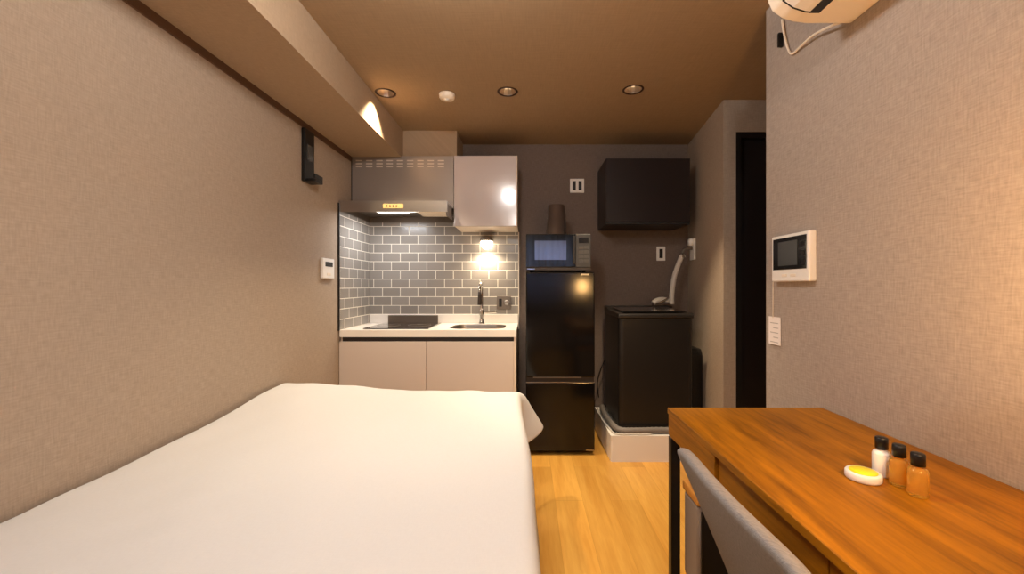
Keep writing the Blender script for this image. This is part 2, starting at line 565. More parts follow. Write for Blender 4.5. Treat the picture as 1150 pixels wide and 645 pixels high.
# ------------------------------------------------------------------ lamps
def downlight(x, y, label, k, deg):
    t = thing('downlight', (x, y, ZC), label, 'ceiling light', 'recessed downlights in the ceiling')
    bm = B(); lathe(bm, [(.051, .004), (.051, -.003), (.060, -.003), (.062, -.0002), (.062, .0), (.051, .004)], (x, y, ZC - .001), 40)
    mesh('trim_ring', bm, 'ring', t)
    bm = B(); lathe(bm, [(.050, .0), (.047, .012), (.038, .04), (.026, .062), (.0, .064)], (x, y, ZC), 12)
    o = mesh('reflector', bm, 'reflector', t)
    for p in o.data.polygons: p.use_smooth = False
    bm = B(); lathe(bm, [(0, .030), (.010, .030), (.015, .036), (.017, .048), (.012, .060), (0, .062)], (x, y, ZC), 20)
    mesh('bulb', bm, 'bulb', t)
    l = bpy.data.lights.new('downlight_beam', 'SPOT')
    l.energy = L_SPOT * k; l.color = C_WARM; l.spot_size = math.radians(deg); l.spot_blend = .55; l.shadow_soft_size = .018
    lo = bpy.data.objects.new('downlight_beam', l); COL.objects.link(lo); lo.parent = t; lo.location = (0, 0, -.008)
    return t
for (x, y), k, deg, lab in zip(DL, (1.3, .55, 1.7), (98, 84, 76), ('recessed downlight beside the beam, nearest the kitchen hood', 'recessed downlight in the middle, just right of the smoke detector', 'recessed downlight on the right, toward the dark wall cabinet')):
    downlight(x, y, lab, k, deg)


def ceiling_lamp(x, y, label, glow, k=1.0):
    t = thing('ceiling_lamp', (x, y, ZC), label, 'ceiling light', 'globe lamps on the ceiling')
    bm = B(); lathe(bm, [(0, 0), (.075, 0), (.078, -.012), (.065, -.026), (0, -.026)], (x, y, ZC), 40)
    mesh('housing', bm, 'white', t)
    bm = B(); lathe(bm, [(.05, -.0265)] + [(.070 * math.sin(a), -.092 + .070 * math.cos(a)) for a in [.78 + (PI - .78) * i / 12 for i in range(12)]] + [(0, -.162)], (x, y, ZC), 40)
    mesh('diffuser', bm, glow, t)
    l = bpy.data.lights.new('ceiling_lamp_light', 'SPOT')
    l.energy = L_CEILW * k; l.color = C_CEIL; l.spot_size = math.radians(150); l.spot_blend = 1.0; l.shadow_soft_size = .12
    lo = bpy.data.objects.new('ceiling_lamp_light', l); COL.objects.link(lo); lo.parent = t; lo.location = (0, 0, -.38)
ceiling_lamp(-.21, 1.10, 'white globe ceiling lamp above the middle of the bed', 'lampglow')
ceiling_lamp(-.10, -.75, 'white globe ceiling lamp toward the rear window', 'lampglow2', 1.6)

t = thing('smoke_detector', (X(502, 2.455), 2.455, ZC), 'small round white smoke detector between the left and middle downlights', 'smoke detector')
cx, cy = t.location.x, t.location.y
bm = B(); lathe(bm, [(0, 0), (.047, 0), (.048, -.006), (.046, -.012), (.046, -.022), (.04, -.03), (0, -.031)], (cx, cy, ZC), 36)
mesh('housing', bm, 'offwhite', t)
bm = B(); lathe(bm, [(0, -.031), (.016, -.031), (.015, -.036), (0, -.037)], (cx, cy, ZC), 20)
mesh('sensor_cap', bm, 'white', t)

# ------------------------------------------------------------------ kitchenette
YF, YU = 2.78, 2.98                       # front of worktop, front of wall units
KR = X(580, YF)
CT = H(371, YF); CTB = CT - .047
# tiled wall panels
struct('wall_tile_back', bx(XL + .0, KR, YB - .008, YB, CT - .05, EYE + .512), 'tile_back')
struct('wall_tile_left', bx(XL, XL + .008, YF + .004, YB - .008, CT, EYE + .512), 'tile_side')
struct('trim_tile_left', bx(XL, XL + .010, YF - .008, YF + .004, CT - .005, H(228, YF)), 'black')
struct('trim_tile_back', bx(KR, KR + .008, YB - .012, YB, CT - .05, H(254, YU)), 'carc')

# base cabinet
t = thing('base_cabinet', ((XL + KR) / 2, YF + .27, 0), 'greige kitchen base cabinet with two flat doors beyond the bed', 'cabinet')
x0, x1 = XL + .004, KR - .002
bm = B()
box(bm, x0, x0 + .016, YF + .03, YB - .012, .0, CTB); box(bm, x1 - .016, x1, YF + .008, YB - .012, .0, CTB)
box(bm, x0 + .016, x1 - .016, YF + .03, YB - .012, .10, .116); box(bm, x0 + .016, x1 - .016, YB - .02, YB - .012, .116, CTB)
mesh('carcass', bm, 'carc', t)
mesh('toe_kick', bx(x0 + .016, x1 - .016, YF + .07, YF + .085, 0, .10), 'gap', t)
mesh('finger_channel', bx(x0 + .016, x1 - .016, YF + .022, YF + .04, .74, CTB - .001), 'gap', t)
xm = X(478.5, YF)
for a, b in ((x0, xm - .0015), (xm + .0015, x1 - .017)):
    mesh('door', bx(a, b, YF + .006, YF + .026, .105, H(384, YF), bev=.0015, seg=1), 'lower', t)
# worktop with sink cut-out
sx0, sx1, sy0, sy1 = X(508, 3.05), X(568, 3.05), 2.86, 3.20
hole = rrect(sx0, sx1, sy0, sy1, .09, 8)
t = thing('worktop', ((XL + KR) / 2, YF + .27, CTB), 'white kitchen worktop with upstand and oval steel sink', 'worktop')
bm = B()
plate_with_holes(bm, [(XL + .009, YF), (KR, YF), (KR, YB - .009), (XL + .009, YB - .009)], [hole], CTB, CT)
mesh('slab', bm, 'counter', t)
mesh('upstand', bx(XL + .009, KR, YB - .024, YB - .0085, CT, CT + .071, bev=.003), 'counter', t)
bm = B()
N = len(hole); cxs = (sx0 + sx1) / 2; cys = (sy0 + sy1) / 2
rings = []
for s, z in ((1.0, CT - .002), (.985, CT - .02), (.97, CT - .14), (.88, CT - .17), (.2, CT - .175)):
    rings.append([bm.verts.new((cxs + (p[0] - cxs) * s, cys + (p[1] - cys) * s, z)) for p in hole])
for A, C in zip(rings[:-1], rings[1:]):
    for i in range(N): bm.faces.new((A[i], A[(i + 1) % N], C[(i + 1) % N], C[i]))
bm.faces.new(rings[-1])
mesh('sink_bowl', bm, 'steel', t, smooth=True)
# cooktop
t = thing('cooktop', (-.91, 3.03, CT), 'black glass cooktop with steel back guard under the hood', 'cooktop')
mesh('glass_plate', bx(-1.14, -.685, 2.835, 3.26, CT + .0005, CT + .008, bev=.003), 'glassblk', t)
mesh('back_guard', bx(X(436, 3.28), X(492, 3.28), 3.272, 3.284, CT + .0005, CT + .066, bev=.003), 'steeld', t, label='dull steel back guard')
for cx in (-1.03, -.80):
    bm = B(); lathe(bm, [(.08, 0), (.08, .0006), (.084, .0006), (.084, 0)], (cx, 3.04, CT + .008), 40)
    mesh('burner_ring', bm, 'steeld', t)
# faucet
FX, FY = X(541, 3.245), 3.245
t = thing('kitchen_faucet', (FX, FY, CT), 'chrome kitchen faucet standing behind the sink', 'faucet')
bm = B(); lathe(bm, [(0, .0005), (.027, .0005), (.027, .006), (.019, .012), (.017, .05), (.023, .06), (.023, .105), (.018, .115), (0, .115)], (FX, FY, CT), 28)
mesh('base', bm, 'chrome', t)
bm = B(); tube(bm, [(FX, FY, CT + .11), (FX, FY, CT + .24), (FX, FY - .02, CT + .30), (FX, FY - .075, CT + .325), (FX, FY - .125, CT + .29), (FX, FY - .135, CT + .24)], .011, 14)
mesh('spout', bm, 'chrome', t)
bm = B(); lathe(bm, [(0, .10), (.012, .10), (.014, .07), (.017, .01), (.015, 0), (0, 0)], (FX, FY - .136, CT + .155), 20)
mesh('spray_head', bm, 'gap', t, label='dark spray head')
bm = B(); tube(bm, [(FX + .02, FY, CT + .085), (FX + .055, FY - .005, CT + .09), (FX + .12, FY - .02, CT + .095)], .008, 10)
mesh('lever', bm, 'chrome', t)
# wall lamp over the sink
LX, LZ = X(546.5, 3.25), H(273, 3.25)
t = thing('wall_lamp', (LX, YB - .008, LZ), 'small round lamp glowing on the tiles above the faucet', 'lamp')
bm = B(); lathe(bm, [(0, 0), (.030, 0), (.030, .014), (.024, .018), (0, .018)], (LX, YB - .008, LZ + .02), 28, 'Y')
bmesh.ops.transform(bm, matrix=Matrix.Translation((0, 2 * (YB - .008), 0)) @ Matrix.Diagonal((1, -1, 1, 1)), verts=bm.verts)
bmesh.ops.reverse_faces(bm, faces=bm.faces)
mesh('wall_plate', bm, 'steeld', t)
bm = B(); lathe(bm, [(0, .058), (.030, .055), (.046, .040), (.054, .018), (.052, .014), (.044, .036), (0, .050)], (LX, YB - .075, LZ), 32)
mesh('lamp_shade', bm, 'steeld', t)
bm = B(); lathe(bm, [(0, .046), (.028, .038), (.046, .012), (.048, -.006), (.042, -.028), (.026, -.044), (0, -.051)], (LX, YB - .075, LZ), 28)
mesh('bulb', bm, 'sinkglow', t)
l = bpy.data.lights.new('sink_lamp_beam', 'SPOT'); l.energy = L_SINK; l.color = (1, .82, .58); l.spot_size = math.radians(165); l.spot_blend = .7; l.shadow_soft_size = .02
lo = bpy.data.objects.new('sink_lamp_beam', l); COL.objects.link(lo); lo.parent = t; lo.location = (0, -.067, -.056)

# range hood
HT, HB_ = EYE + .58, EYE + .51
hx0, hx1 = XL + .001, -.545
t = thing('range_hood', ((hx0 + hx1) / 2, 3.06, HB_), 'steel range hood below a slotted grey metal panel', 'range hood')
bm = B()
prism(bm, [(YF, H(238, YF)), (YF, H(225.5, YF)), (YU, H(225.5, YF)), (YU, HB_ + .05), (YF + .02, HB_ + .05), (YF + .02, HB_ - .002)], 'X', hx0, hx1)
mesh('front_lip', bm, 'steel', t)
bm = B()
box(bm, hx0, hx0 + .01, YF + .02, YB - .009, HB_ + .002, HB_ + .055); box(bm, hx1 - .01, hx1, YF + .02, YU, HB_ - .03, HB_ + .055)
box(bm, hx1 - .01, hx1 - .005, YU, YB - .009, HB_ + .002, HB_ + .055)
box(bm, hx0 + .01, hx1 - .01, YB - .02, YB - .009, HB_ + .002, HB_ + .055)
box(bm, hx0 + .01, hx1 - .01, YF + .021, YB - .02, HB_ + .045, HB_ + .055)
mesh('underside', bm, 'steeld', t)
bm = B(); box(bm, -.79, -.58, 2.90, 3.10, HB_ + .012, HB_ + .044, bev=.008)
mesh('filter_cover', bm, 'offwhite', t)
bm = B(); tube(bm, [(X(424, 2.85), 2.86, HB_ + .012), (X(436, 2.85), 2.845, HB_ + .002), (X(456, 2.85), 2.845, HB_ + .002), (X(470, 2.85), 2.86, HB_ + .012)], .006, 10)
mesh('handle', bm, 'hoodglow', t, label='white curved handle bar with added glow')  # bar's brightness is put into its material as a faint glow
bm = B(); box(bm, -1.11, -.89, 2.87, 3.09, HB_ + .03, HB_ + .0445, bev=.006)
mesh('hood_light', bm, 'hoodglow', t)
l = bpy.data.lights.new('hood_lamp_glow', 'AREA'); l.energy = L_HOOD; l.color = (.93, .96, 1.0); l.size = .22
lo = bpy.data.objects.new('hood_lamp_glow', l); COL.objects.link(lo); lo.parent = t; lo.location = (-1.00 - t.location.x, 2.98 - t.location.y, .012)
# label with four keys on the hood lip
bm = B(); box(bm, X(430, YF), X(453, YF), YF - .0015, YF - .0002, H(234, YF), H(229, YF))
lb = mesh('control_label', bm, 'orange', t)
for k in range(4):
    xk = X(434.5 + k * 3.6, YF)
    bm = B(); lathe(bm, [(0, 0), (.007, 0), (.006, .002), (0, .002)], (0, 0, 0), 12, 'Y')
    bmesh.ops.transform(bm, matrix=Matrix.Translation((xk, YF - .0016, H(231.4, YF))) @ Matrix.Rotation(PI, 4, 'Z'), verts=bm.verts)
    mesh('control_button', bm, 'amp', lb)
pz0, pz1 = H(225.5, YF) + .0, EYE + .945
px0, px1 = X(394.5, YU), X(509.3, YU)
mesh('upper_panel', bx(px0 + .006, px1, YU, YU + .02, HB_ + .056, pz1), 'panel', t)
mesh('side_panel', bx(XL + .0005, px0 + .0055, YU + .004, YU + .02, HB_ + .056, pz1), 'gap', t)
for k in range(9):
    xk = X(399 + k * 11.5, YU)
    bm = B()
    for zz in (H(180.5, YU), H(184, YU), H(187.2, YU)):
        box(bm, xk + .004, xk + .050, YU - .0012, YU - .0002, zz - .004, zz + .004)
    mesh('vent_slots', bm, 'slotlight', t)
# wall cabinet
t = thing('wall_cabinet', ((px1 + KR) / 2, 3.15, H(254, YU)), 'glossy greige kitchen wall cabinet beside the range hood', 'cabinet')
cz0, cz1 = H(254, YU), H(175, YU)
cx0, cx1 = px1 + .004, X(581, YU)
mesh('carcass', bx(cx0, cx1, YU + .02, YB - .009, cz0, cz1), 'carc', t)
mesh('door', bx(cx0, cx1 - .008, YU, YU + .019, cz0, cz1, bev=.0015, seg=1), 'cab', t)
mesh('side_edge', bx(cx1 - .0075, cx1, YU - .001, YU + .019, cz0, cz1), 'carc', t)

# wall sockets
def socket(x, z, wd, ht, label, slots, plate, y=YB, cat='socket'):
    t = thing('wall_socket', (x, y, z), label, cat, 'wall sockets')
    mesh('cover_plate', bx(x - wd / 2, x + wd / 2, y - .009, y, z - ht / 2, z + ht / 2, bev=.003), plate, t)
    for sx, sw, sh in slots:
        mesh('outlet', bx(x + sx - sw / 2, x + sx + sw / 2, y - .011, y - .0085, z - sh / 2, z + sh / 2, bev=.001, seg=1), 'slot', t)
    return t
socket(X(648, YB), H(209, YB), .115, .115, 'white double socket on the wall above the microwave', ((-.024, .026, .075), (.024, .026, .075)), 'white')
socket(X(742, YB), H(285, YB), .072, .115, 'white single socket on the wall above the washing machine', ((0, .028, .075),), 'white')
t = socket(X(566, YB), H(340, YB), .115, .108, 'grey socket on the kitchen tiles behind the faucet', ((-.028, .024, .065),), 'steeld', y=YB - .008)
bm = B(); lathe(bm, [(0, 0), (.022, 0), (.02, .004), (.01, .004), (.008, .001), (0, .001)], (0, 0, 0), 20, 'Y')
bmesh.ops.transform(bm, matrix=Matrix.Translation((X(566, YB) + .024, YB - .0168, H(340, YB))) @ Matrix.Rotation(PI, 4, 'Z'), verts=bm.verts)
mesh('switch_knob', bm, 'steel', t)

# ------------------------------------------------------------------ refrigerator, microwave, bucket
fx0, fx1 = X(590.5, YF), X(668, YF)
FT = H(305.5, YF)
FXC = (fx0 + fx1) / 2
t = thing('refrigerator', (FXC, 3.03, 0), 'tall glossy black two-door refrigerator between the kitchenette and washing machine', 'refrigerator')
mesh('body', bx(fx0, fx1, YF + .05, YB - .025, .012, FT, bev=.004), 'fridges', t)
s0, s1 = H(430, YF), H(422, YF)
mesh('door', bx(fx0, fx1, YF, YF + .047, s1 - .012, FT - .002, bev=.008, seg=3), 'fridge', t)
mesh('freezer_door', bx(fx0, fx1, YF, YF + .047, .03, s0, bev=.008, seg=3), 'fridge', t)
bm = B(); box(bm, fx0 + .004, fx1 - .004, YF + .014, YF + .046, s0 + .001, s1 - .0125)
mesh('handle_recess', bm, 'gap', t)
mesh('trim_strip', bx(fx0 + .002, fx1 - .002, YF - .0015, YF + .006, s0 - .001, s0 + .004), 'steel', t)
mesh('handle', bx(fx0 + .05, X(653, YF), YF - .004, YF + .010, s1 - .016, s1 - .010), 'steeld', t)
mesh('badge', bx(X(652.5, YF), X(661.5, YF), YF - .0015, YF - .0001, H(309.2, YF), H(307.6, YF)), 'steel', t)
mesh('base_badge', bx(X(658, YF), X(667, YF), YF - .0012, YF - .0001, .034, .040), 'steel', t)
for sx in (fx0 + .05, fx1 - .05):
    for sy in (YF + .10, YB - .09):
        bm = B(); lathe(bm, [(0, 0), (.018, 0), (.018, .012), (0, .012)], (sx, sy, 0), 16); mesh('foot', bm, 'cap', t)

YM = 2.80
mx0, mx1, mz0, mz1 = X(590.5, YM), X(663.5, YM), FT + .012, H(262.5, YM)
t = thing('microwave_oven', ((mx0 + mx1) / 2, 3.0, FT), 'black microwave oven standing on top of the refrigerator', 'microwave')
mesh('body', bx(mx0, mx1, YM + .02, YM + .36, mz0, mz1, bev=.004), 'fridges', t)
pxs = X(646.5, YM)
mesh('door', bx(mx0, pxs - .002, YM, YM + .019, mz0 + .02, mz1 - .004, bev=.004), 'mwdoor', t)
mesh('door_window', bx(X(600.5, YM), X(636, YM), YM - .0012, YM - .0002, H(292, YM), H(270.5, YM)), 'mwwin', t, label='reflective door window')
bm = B(); box(bm, X(643.2, YM), X(646.2, YM), YM - .012, YM + .002, H(297, YM), H(265.5, YM), bev=.003)
mesh('handle', bm, 'slot', t)
cp = mesh('control_panel', bx(pxs, mx1, YM, YM + .019, mz0 + .02, mz1 - .004, bev=.003), 'mwpan', t)
bm = B(); lathe(bm, [(0, 0), (.012, 0), (.010, .006), (0, .006)], (0, 0, 0), 20, 'Y')
bmesh.ops.transform(bm, matrix=Matrix.Translation((X(655, YM), YM - .0002, H(269.5, YM))) @ Matrix.Rotation(PI, 4, 'Z'), verts=bm.verts)
mesh('display', bx(X(650, YM), X(661, YM), YM - .0012, YM - .0001, H(273, YM), H(267, YM)), 'lcd', cp); bm.free()
for r in range(4):
    for c in range(2):
        mesh('key', bx(X(649.5 + c * 6, YM), X(655 + c * 6, YM), YM - .0018, YM - .0001, H(280 + r * 5, YM), H(276.6 + r * 5, YM), bev=.0006, seg=1), 'mwbtn', cp)
mesh('lower_trim', bx(mx0, mx1, YM + .002, YM + .019, mz0, mz0 + .018), 'gap', t)
mesh('badge', bx(X(592, YM), X(601, YM), YM - .001, YM + .003, mz0 + .006, mz0 + .012), 'chrome', t)
for sx in (mx0 + .04, mx1 - .04):
    for sy in (YM + .05, YM + .31):
        bm = B(); lathe(bm, [(0, 0), (.013, 0), (.015, .012), (0, .012)], (sx, sy, FT), 14); mesh('foot', bm, 'cap', t)

YK = 3.0
bxk = X(625, YK)
t = thing('metal_bucket', (bxk, YK, mz1), 'bronze metal bucket standing upside down on the microwave', 'bucket')
bm = B(); lathe(bm, [(.080, .012), (.083, .010), (.077, .012), (.060, H(231, YK) - mz1 - .004), (.056, H(231, YK) - mz1), (0, H(231, YK) - mz1 - .002)], (bxk, YK, mz1), 40)
mesh('body', bm, 'bronze', t)
bm = B(); lathe(bm, [(.076, 0), (.087, 0), (.088, .006), (.084, .012), (.076, .012), (.076, 0)], (bxk, YK, mz1), 40)
mesh('rim', bm, 'gap', t)
for s in (-1, 1):
    bm = B(); box(bm, bxk + s * .063 - .007, bxk + s * .063 + .007, YK - .012, YK + .012, mz1 + .135, mz1 + .170, bev=.004)
    mesh('handle_ear', bm, 'bronze', t)

# dark wall cabinet
YW = 2.98
ax0, ax1, az0, az1 = X(680.5, YW), X(775, YW), H(252, YW), H(178, YW)
t = thing('wall_cabinet', ((ax0 + ax1) / 2, 3.15, az0), 'dark brown wall cabinet above the washing machine', 'cabinet')
mesh('carcass', bx(ax0, ax1, YW + .02, YB, az0, az1, bev=.001, seg=1), 'wcab', t)
mesh('door', bx(ax0, ax1, YW, YW + .019, az0 + .018, az1, bev=.001, seg=1), 'wcab', t)
mesh('lower_rail', bx(ax0, ax1, YW + .006, YW + .0199, az0, az0 + .0165), 'doorframe', t)

# ------------------------------------------------------------------ washing machine and its pan
pnx0, pnx1, pny0, pny1, pz = X(686, 2.68), 1.19, 2.68, 3.315, .172
bm = B()
prism(bm, rrect(pnx0, pnx1, pny0, pny1, .012, 3), 'Z', 0, pz - .02, bev=0)
t = thing('drip_pan', ((pnx0 + pnx1) / 2, 3.0, 0), 'raised white drip pan under the washing machine', 'drip pan')
mesh('plinth', bm, 'white', t)
bm = B()
for a in ((pnx0, pnx1, pny0, pny0 + .03), (pnx0, pnx1, pny1 - .03, pny1), (pnx0, pnx0 + .03, pny0 + .03, pny1 - .03), (pnx1 - .03, pnx1, pny0 + .03, pny1 - .03)):
    box(bm, *a, pz - .02, pz)
mesh('rim', bm, 'white', t)
w0, w1, wy0, wy1 = X(695, 2.755), X(779, 2.755), 2.755, 3.26
t = thing('washing_machine', ((w0 + w1) / 2, 3.0, pz - .02), 'black top-loading washing machine standing on a white pan', 'washing machine')
wm = t
zf = H(353, wy0)
zb = H(344.5, wy1)
bm = B()
prism(bm, rrect(w0, w1, wy0, wy1, .035, 5), 'Z', .215, zf - .03, bev=0)
mesh('body', bm, 'washer', t)
bm = B()
prism(bm, rrect(w0 + .004, w1 - .004, wy0 + .004, wy1 - .004, .035, 5), 'Z', .185, .2145, bev=.006)
mesh('base', bm, 'washtop', t)
bm = B()
prism(bm, [(wy0 - .004, zf - .028), (wy0 - .004, zf - .004), (wy0 + .01, zf + .004), (wy1 - .11, zb - .01), (wy1 - .09, zb + .006), (wy1, zb + .010), (wy1, zf - .028)], 'X', w0 - .002, w1 + .002, bev=.006)
mesh('top_panel', bm, 'washtop', t)
bm = B()
sl = (zb - .01 - zf - .004) / (wy1 - .11 - wy0 - .01)
prism(bm, [(wy0 + .03, zf + .0105), (wy0 + .03, zf + .018), (wy1 - .13, zf + .018 + sl * .34), (wy1 - .13, zf + .0105 + sl * .34)], 'X', w0 + .035, w1 - .035, bev=.003)
mesh('lid', bm, 'washlid', t)
for sx in (w0 + .05, w1 - .05):
    for sy in (wy0 + .06, wy1 - .06):
        bm = B(); lathe(bm, [(0, 0), (.024, 0), (.022, .034), (0, .034)], (sx, sy, pz - .02 + .0005), 16); mesh('foot', bm, 'cap', t)
# bulging hose cover on the rear right side
bm = B()
prism(bm, [(2.93, .24), (2.93, H(398, 2.95)), (2.955, H(392, 2.95)), (3.2, H(392, 2.95)), (3.2, .24)], 'X', w1 - .003, X(789.5, 2.93), bev=.012)
mesh('side_cover', bm, 'washer', t)
# tap on the alcove wall
ty = 3.17
ang = math.atan(.119)
def A_(lx, ly, lz):                         # lx out of the alcove wall, ly along it
    return (alc(ty) - lx * math.cos(ang) + ly * math.sin(ang), ty + lx * math.sin(ang) + ly * math.cos(ang), lz)
def amat(): return Matrix.Translation((alc(ty), ty, 0)) @ Matrix.Rotation(-ang, 4, 'Z')
tz0, tz1 = H(292, 3.15), H(268, 3.15)
t = thing('water_tap', (alc(ty), ty, (tz0 + tz1) / 2), 'white plated water tap on the wall above the washing machine', 'tap')
bm = B(); b2 = B(); box(b2, -.013, -.0005, -.06, .06, tz0, tz1, bev=.004); merge(bm, b2, amat())
mesh('wall_plate', bm, 'white', t)
bm = B(); tube(bm, [A_(.012, -.01, tz1 - .075), A_(.05, -.01, tz1 - .075), A_(.075, -.012, tz1 - .085), A_(.085, -.014, tz1 - .11)], .011, 12)
mesh('spout', bm, 'steeld', t)
bm = B(); b2 = B(); lathe(b2, [(0, 0), (.026, 0), (.03, .008), (.026, .03), (0, .034)], (0, 0, 0), 20); merge(bm, b2, Matrix.Translation(A_(.013, -.015, tz1 - .028)) @ Matrix.Rotation(-PI / 2, 4, 'Y'))
mesh('handle', bm, 'white', t)
hp = A_(.085, -.014, tz1 - .118)
t = thing('water_hose', (hp[0], hp[1], hp[2]), 'pale water hose hanging from the tap to the washing machine', 'hose')
bm = B(); tube(bm, [(hp[0], hp[1], hp[2] - .016), (hp[0] - .015, hp[1], hp[2] - .035), (X(757.5, 3.15), 3.15, H(310, 3.15)), (X(754.5, 3.15), 3.15, H(330, 3.15)), (X(754.5, 3.16), 3.16, zb + .0255)], .019, 14, 6)
mesh('tube', bm, 'hose', t)
bm = B(); lathe(bm, [(0, 0), (.02, 0), (.022, .01), (.016, .028), (0, .028)], (hp[0], hp[1], hp[2] - .030), 18)
mesh('coupling', bm, 'chrome', t)
# inlet fitting on the machine's back ledge
t2 = thing('inlet_fitting', (1.02, 3.2, zb), 'pale plastic hose fitting lying on the back of the washing machine', 'hose fitting')
bm = B(); tube(bm, [(X(733, 3.2), 3.19, zb + .030), (X(738, 3.2), 3.2, zb + .052), (X(745, 3.2), 3.21, zb + .058), (X(752, 3.2), 3.2, zb + .045)], .020, 12)
mesh('elbow', bm, 'hose', t2)
bm = B(); tube(bm, [(X(731.5, 3.2), 3.185, zb + .0235), (X(740, 3.2), 3.185, zb + .034), (X(750.5, 3.2), 3.19, zb + .071)], .008, 8)
mesh('clip', bm, 'chrome', t2)
# grey hose and cord in the pan
bm = B(); tube(bm, [(w0 - .024, 3.24, pz + .026), (w0 - .040, 3.05, pz + .026), (w0 - .030, 2.85, pz + .025), (w0 + .00, 2.724, pz + .024), (w0 + .12, 2.714, pz + .023), (w0 + .26, 2.720, pz + .023), (w0 + .44, 2.716, pz + .023)], .019, 10, 10, ribs=.14)
mesh('drain_hose', bm, 'greyhose', at=(w0, 2.72, pz), label='grey ribbed drain hose lying around the washing machine in the pan', cat='hose')
bm = B(); tube(bm, [(w0 - .055, 3.25, pz + .006), (w0 - .070, 3.0, pz + .007), (w0 - .055, 2.80, pz + .007), (w0 - .03, 2.697, pz + .007), (w0 + .08, 2.690, pz + .006), (w0 + .2, 2.691, pz + .006)], .005, 8)
mesh('grounding_wire', bm, 'hose', at=(w0, 2.70, pz), label='thin pale wire lying along the rim of the pan', cat='wire')
bm = B(); tube(bm, [(X(673, 3.25), 3.27, .26), (X(672, 3.2), 3.25, .38), (X(676, 3.2), 3.24, .50), (X(681, 3.25), 3.262, .58)], .005, 8)
mesh('power_cord', bm, 'cap', wm)

# ------------------------------------------------------------------ things on the left wall
yk = 2.365
y0, y1 = F * 1.285 / (CX - 338.3), F * 1.285 / (CX - 349)
t = thing('wall_hanger', (XL, (y0 + y1) / 2, 1.75), 'black flat wall hanger with a hook foot on the left wall', 'wall hanger')
z0, z1 = H(205, yk), H(146, yk)
mesh('plate', bx(XL, XL + .022, y0, y1, z0, z1, bev=.003), 'black', t)
mesh('front_slot', bx(XL + .022, XL + .0235, y0 + .02, y1 - .02, H(180, yk), H(163, yk)), 'screen', t)
bm = B(); box(bm, XL + .0225, XL + .075, y0 + .012, y1 - .004, z0, z0 + .018, bev=.003); box(bm, XL + .063, XL + .075, y0 + .012, y1 - .004, z0 + .0185, z0 + .045, bev=.003)
mesh('hook', bm, 'black', t)
y0, y1 = F * 1.285 / (CX - 359.5), F * 1.285 / (CX - 372.5)
ym = (y0 + y1) / 2
t = thing('wall_controller', (XL, ym, 1.2), 'small white wall controller with dark display beside the tiles', 'controller')
z0, z1 = H(313, ym), H(290.5, ym)
mesh('housing', bx(XL, XL + .018, y0, y1, z0, z1, bev=.004), 'white', t)
mesh('display', bx(XL + .0178, XL + .0195, y0 + .03, y1 - .025, z1 - .052, z1 - .022), 'lcd', t)
mesh('button', bx(XL + .0178, XL + .020, y0 + .05, y1 - .05, z0 + .02, z0 + .036, bev=.001, seg=1), 'offwhite', t)

# ------------------------------------------------------------------ intercom, tag, air conditioner on the right wall
iy1, iy0 = F * (XR - .028) / (866.5 - CX), F * (XR - .028) / (908.5 - CX)
iz0, iz1 = EYE + .0155, EYE + .192
t = thing('intercom_panel', (XR, (iy0 + iy1) / 2, iz0), 'white video intercom panel with dark screen on the right wall', 'intercom')
mesh('housing', bx(XR - .028, XR, iy0, iy1, iz0, iz1, bev=.005), 'white', t)
mesh('black_bezel', bx(XR - .0292, XR - .0275, iy0 + .012, iy1 - .012, iz0 + .045, iz1 - .012), 'lcd', t)
mesh('screen', bx(XR - .0300, XR - .0290, iy0 + .060, iy1 - .045, iz0 + .060, iz1 - .026), 'screen', t)
for k in range(3):
    mesh('button', bx(XR - .0305, XR - .0291, iy0 + .020, iy0 + .042, iz0 + .06 + k * .032, iz0 + .078 + k * .032, bev=.001, seg=1), 'slot', t)
for k in range(2):
    mesh('key', bx(XR - .0295, XR - .0279, iy0 + .07 + k * .05, iy0 + .10 + k * .05, iz0 + .018, iz0 + .028, bev=.0006, seg=1), 'offwhite', t)
gy1, gy0 = F * (XR - .004) / (863.5 - CX), F * (XR - .004) / (876.5 - CX)
gz0, gz1 = H(387, 1.65), H(356, 1.65)
t = thing('hanging_tag', (XR - .004, (gy0 + gy1) / 2, gz0), 'white paper tag hanging on a string below the intercom', 'tag')
mesh('card', bx(XR - .005, XR - .003, gy0, gy1, gz0, gz1), 'paper', t)
bm = B(); tube(bm, [(XR - .0055, gy1 - .03, gz1 - .006), (XR - .004, gy1 - .028, iz0 + .001)], .0014, 6)
mesh('string', bm, 'offwhite', t)
for k in range(5):
    mesh('printed_line', bx(XR - .0056, XR - .00505, gy0 + .012, gy1 - .012 - .02 * (k % 2), gz1 - .0265 - k * .019, gz1 - .0235 - k * .019), 'ink', t)

acy1, acy0 = 1.262, .45
t = thing('air_conditioner', (XR, (acy0 + acy1) / 2, 1.97), 'white wall air conditioner high on the right wall', 'air conditioner')
prof = [(XR - .0005, 1.965), (XR - .14, 1.965), (XR - .18, 1.970), (XR - .215, 1.981), (XR - .245, 2.002), (XR - .258, 2.03), (XR - .258, 2.20), (XR - .235, 2.235), (XR - .0005, 2.24)]
b2 = B(); prism(b2, prof, 'Y', acy0, acy1, bev=.006)
mesh('housing', b2, 'offwhite', t)
bm = B()
prism(bm, [(XR - .240, 1.9975), (XR - .214, 1.9795), (XR - .180, 1.9685), (XR - .166, 1.9666), (XR - .166, 1.9650), (XR - .181, 1.9668), (XR - .2145, 1.9778), (XR - .2412, 1.9962)], 'Y', acy0 + .05, acy1 - .058)
mesh('louver', bm, 'white', t)
bm = B()
box(bm, XR - .1655, XR - .136, acy0 + .05, acy1 - .053, 1.9635, 1.968)
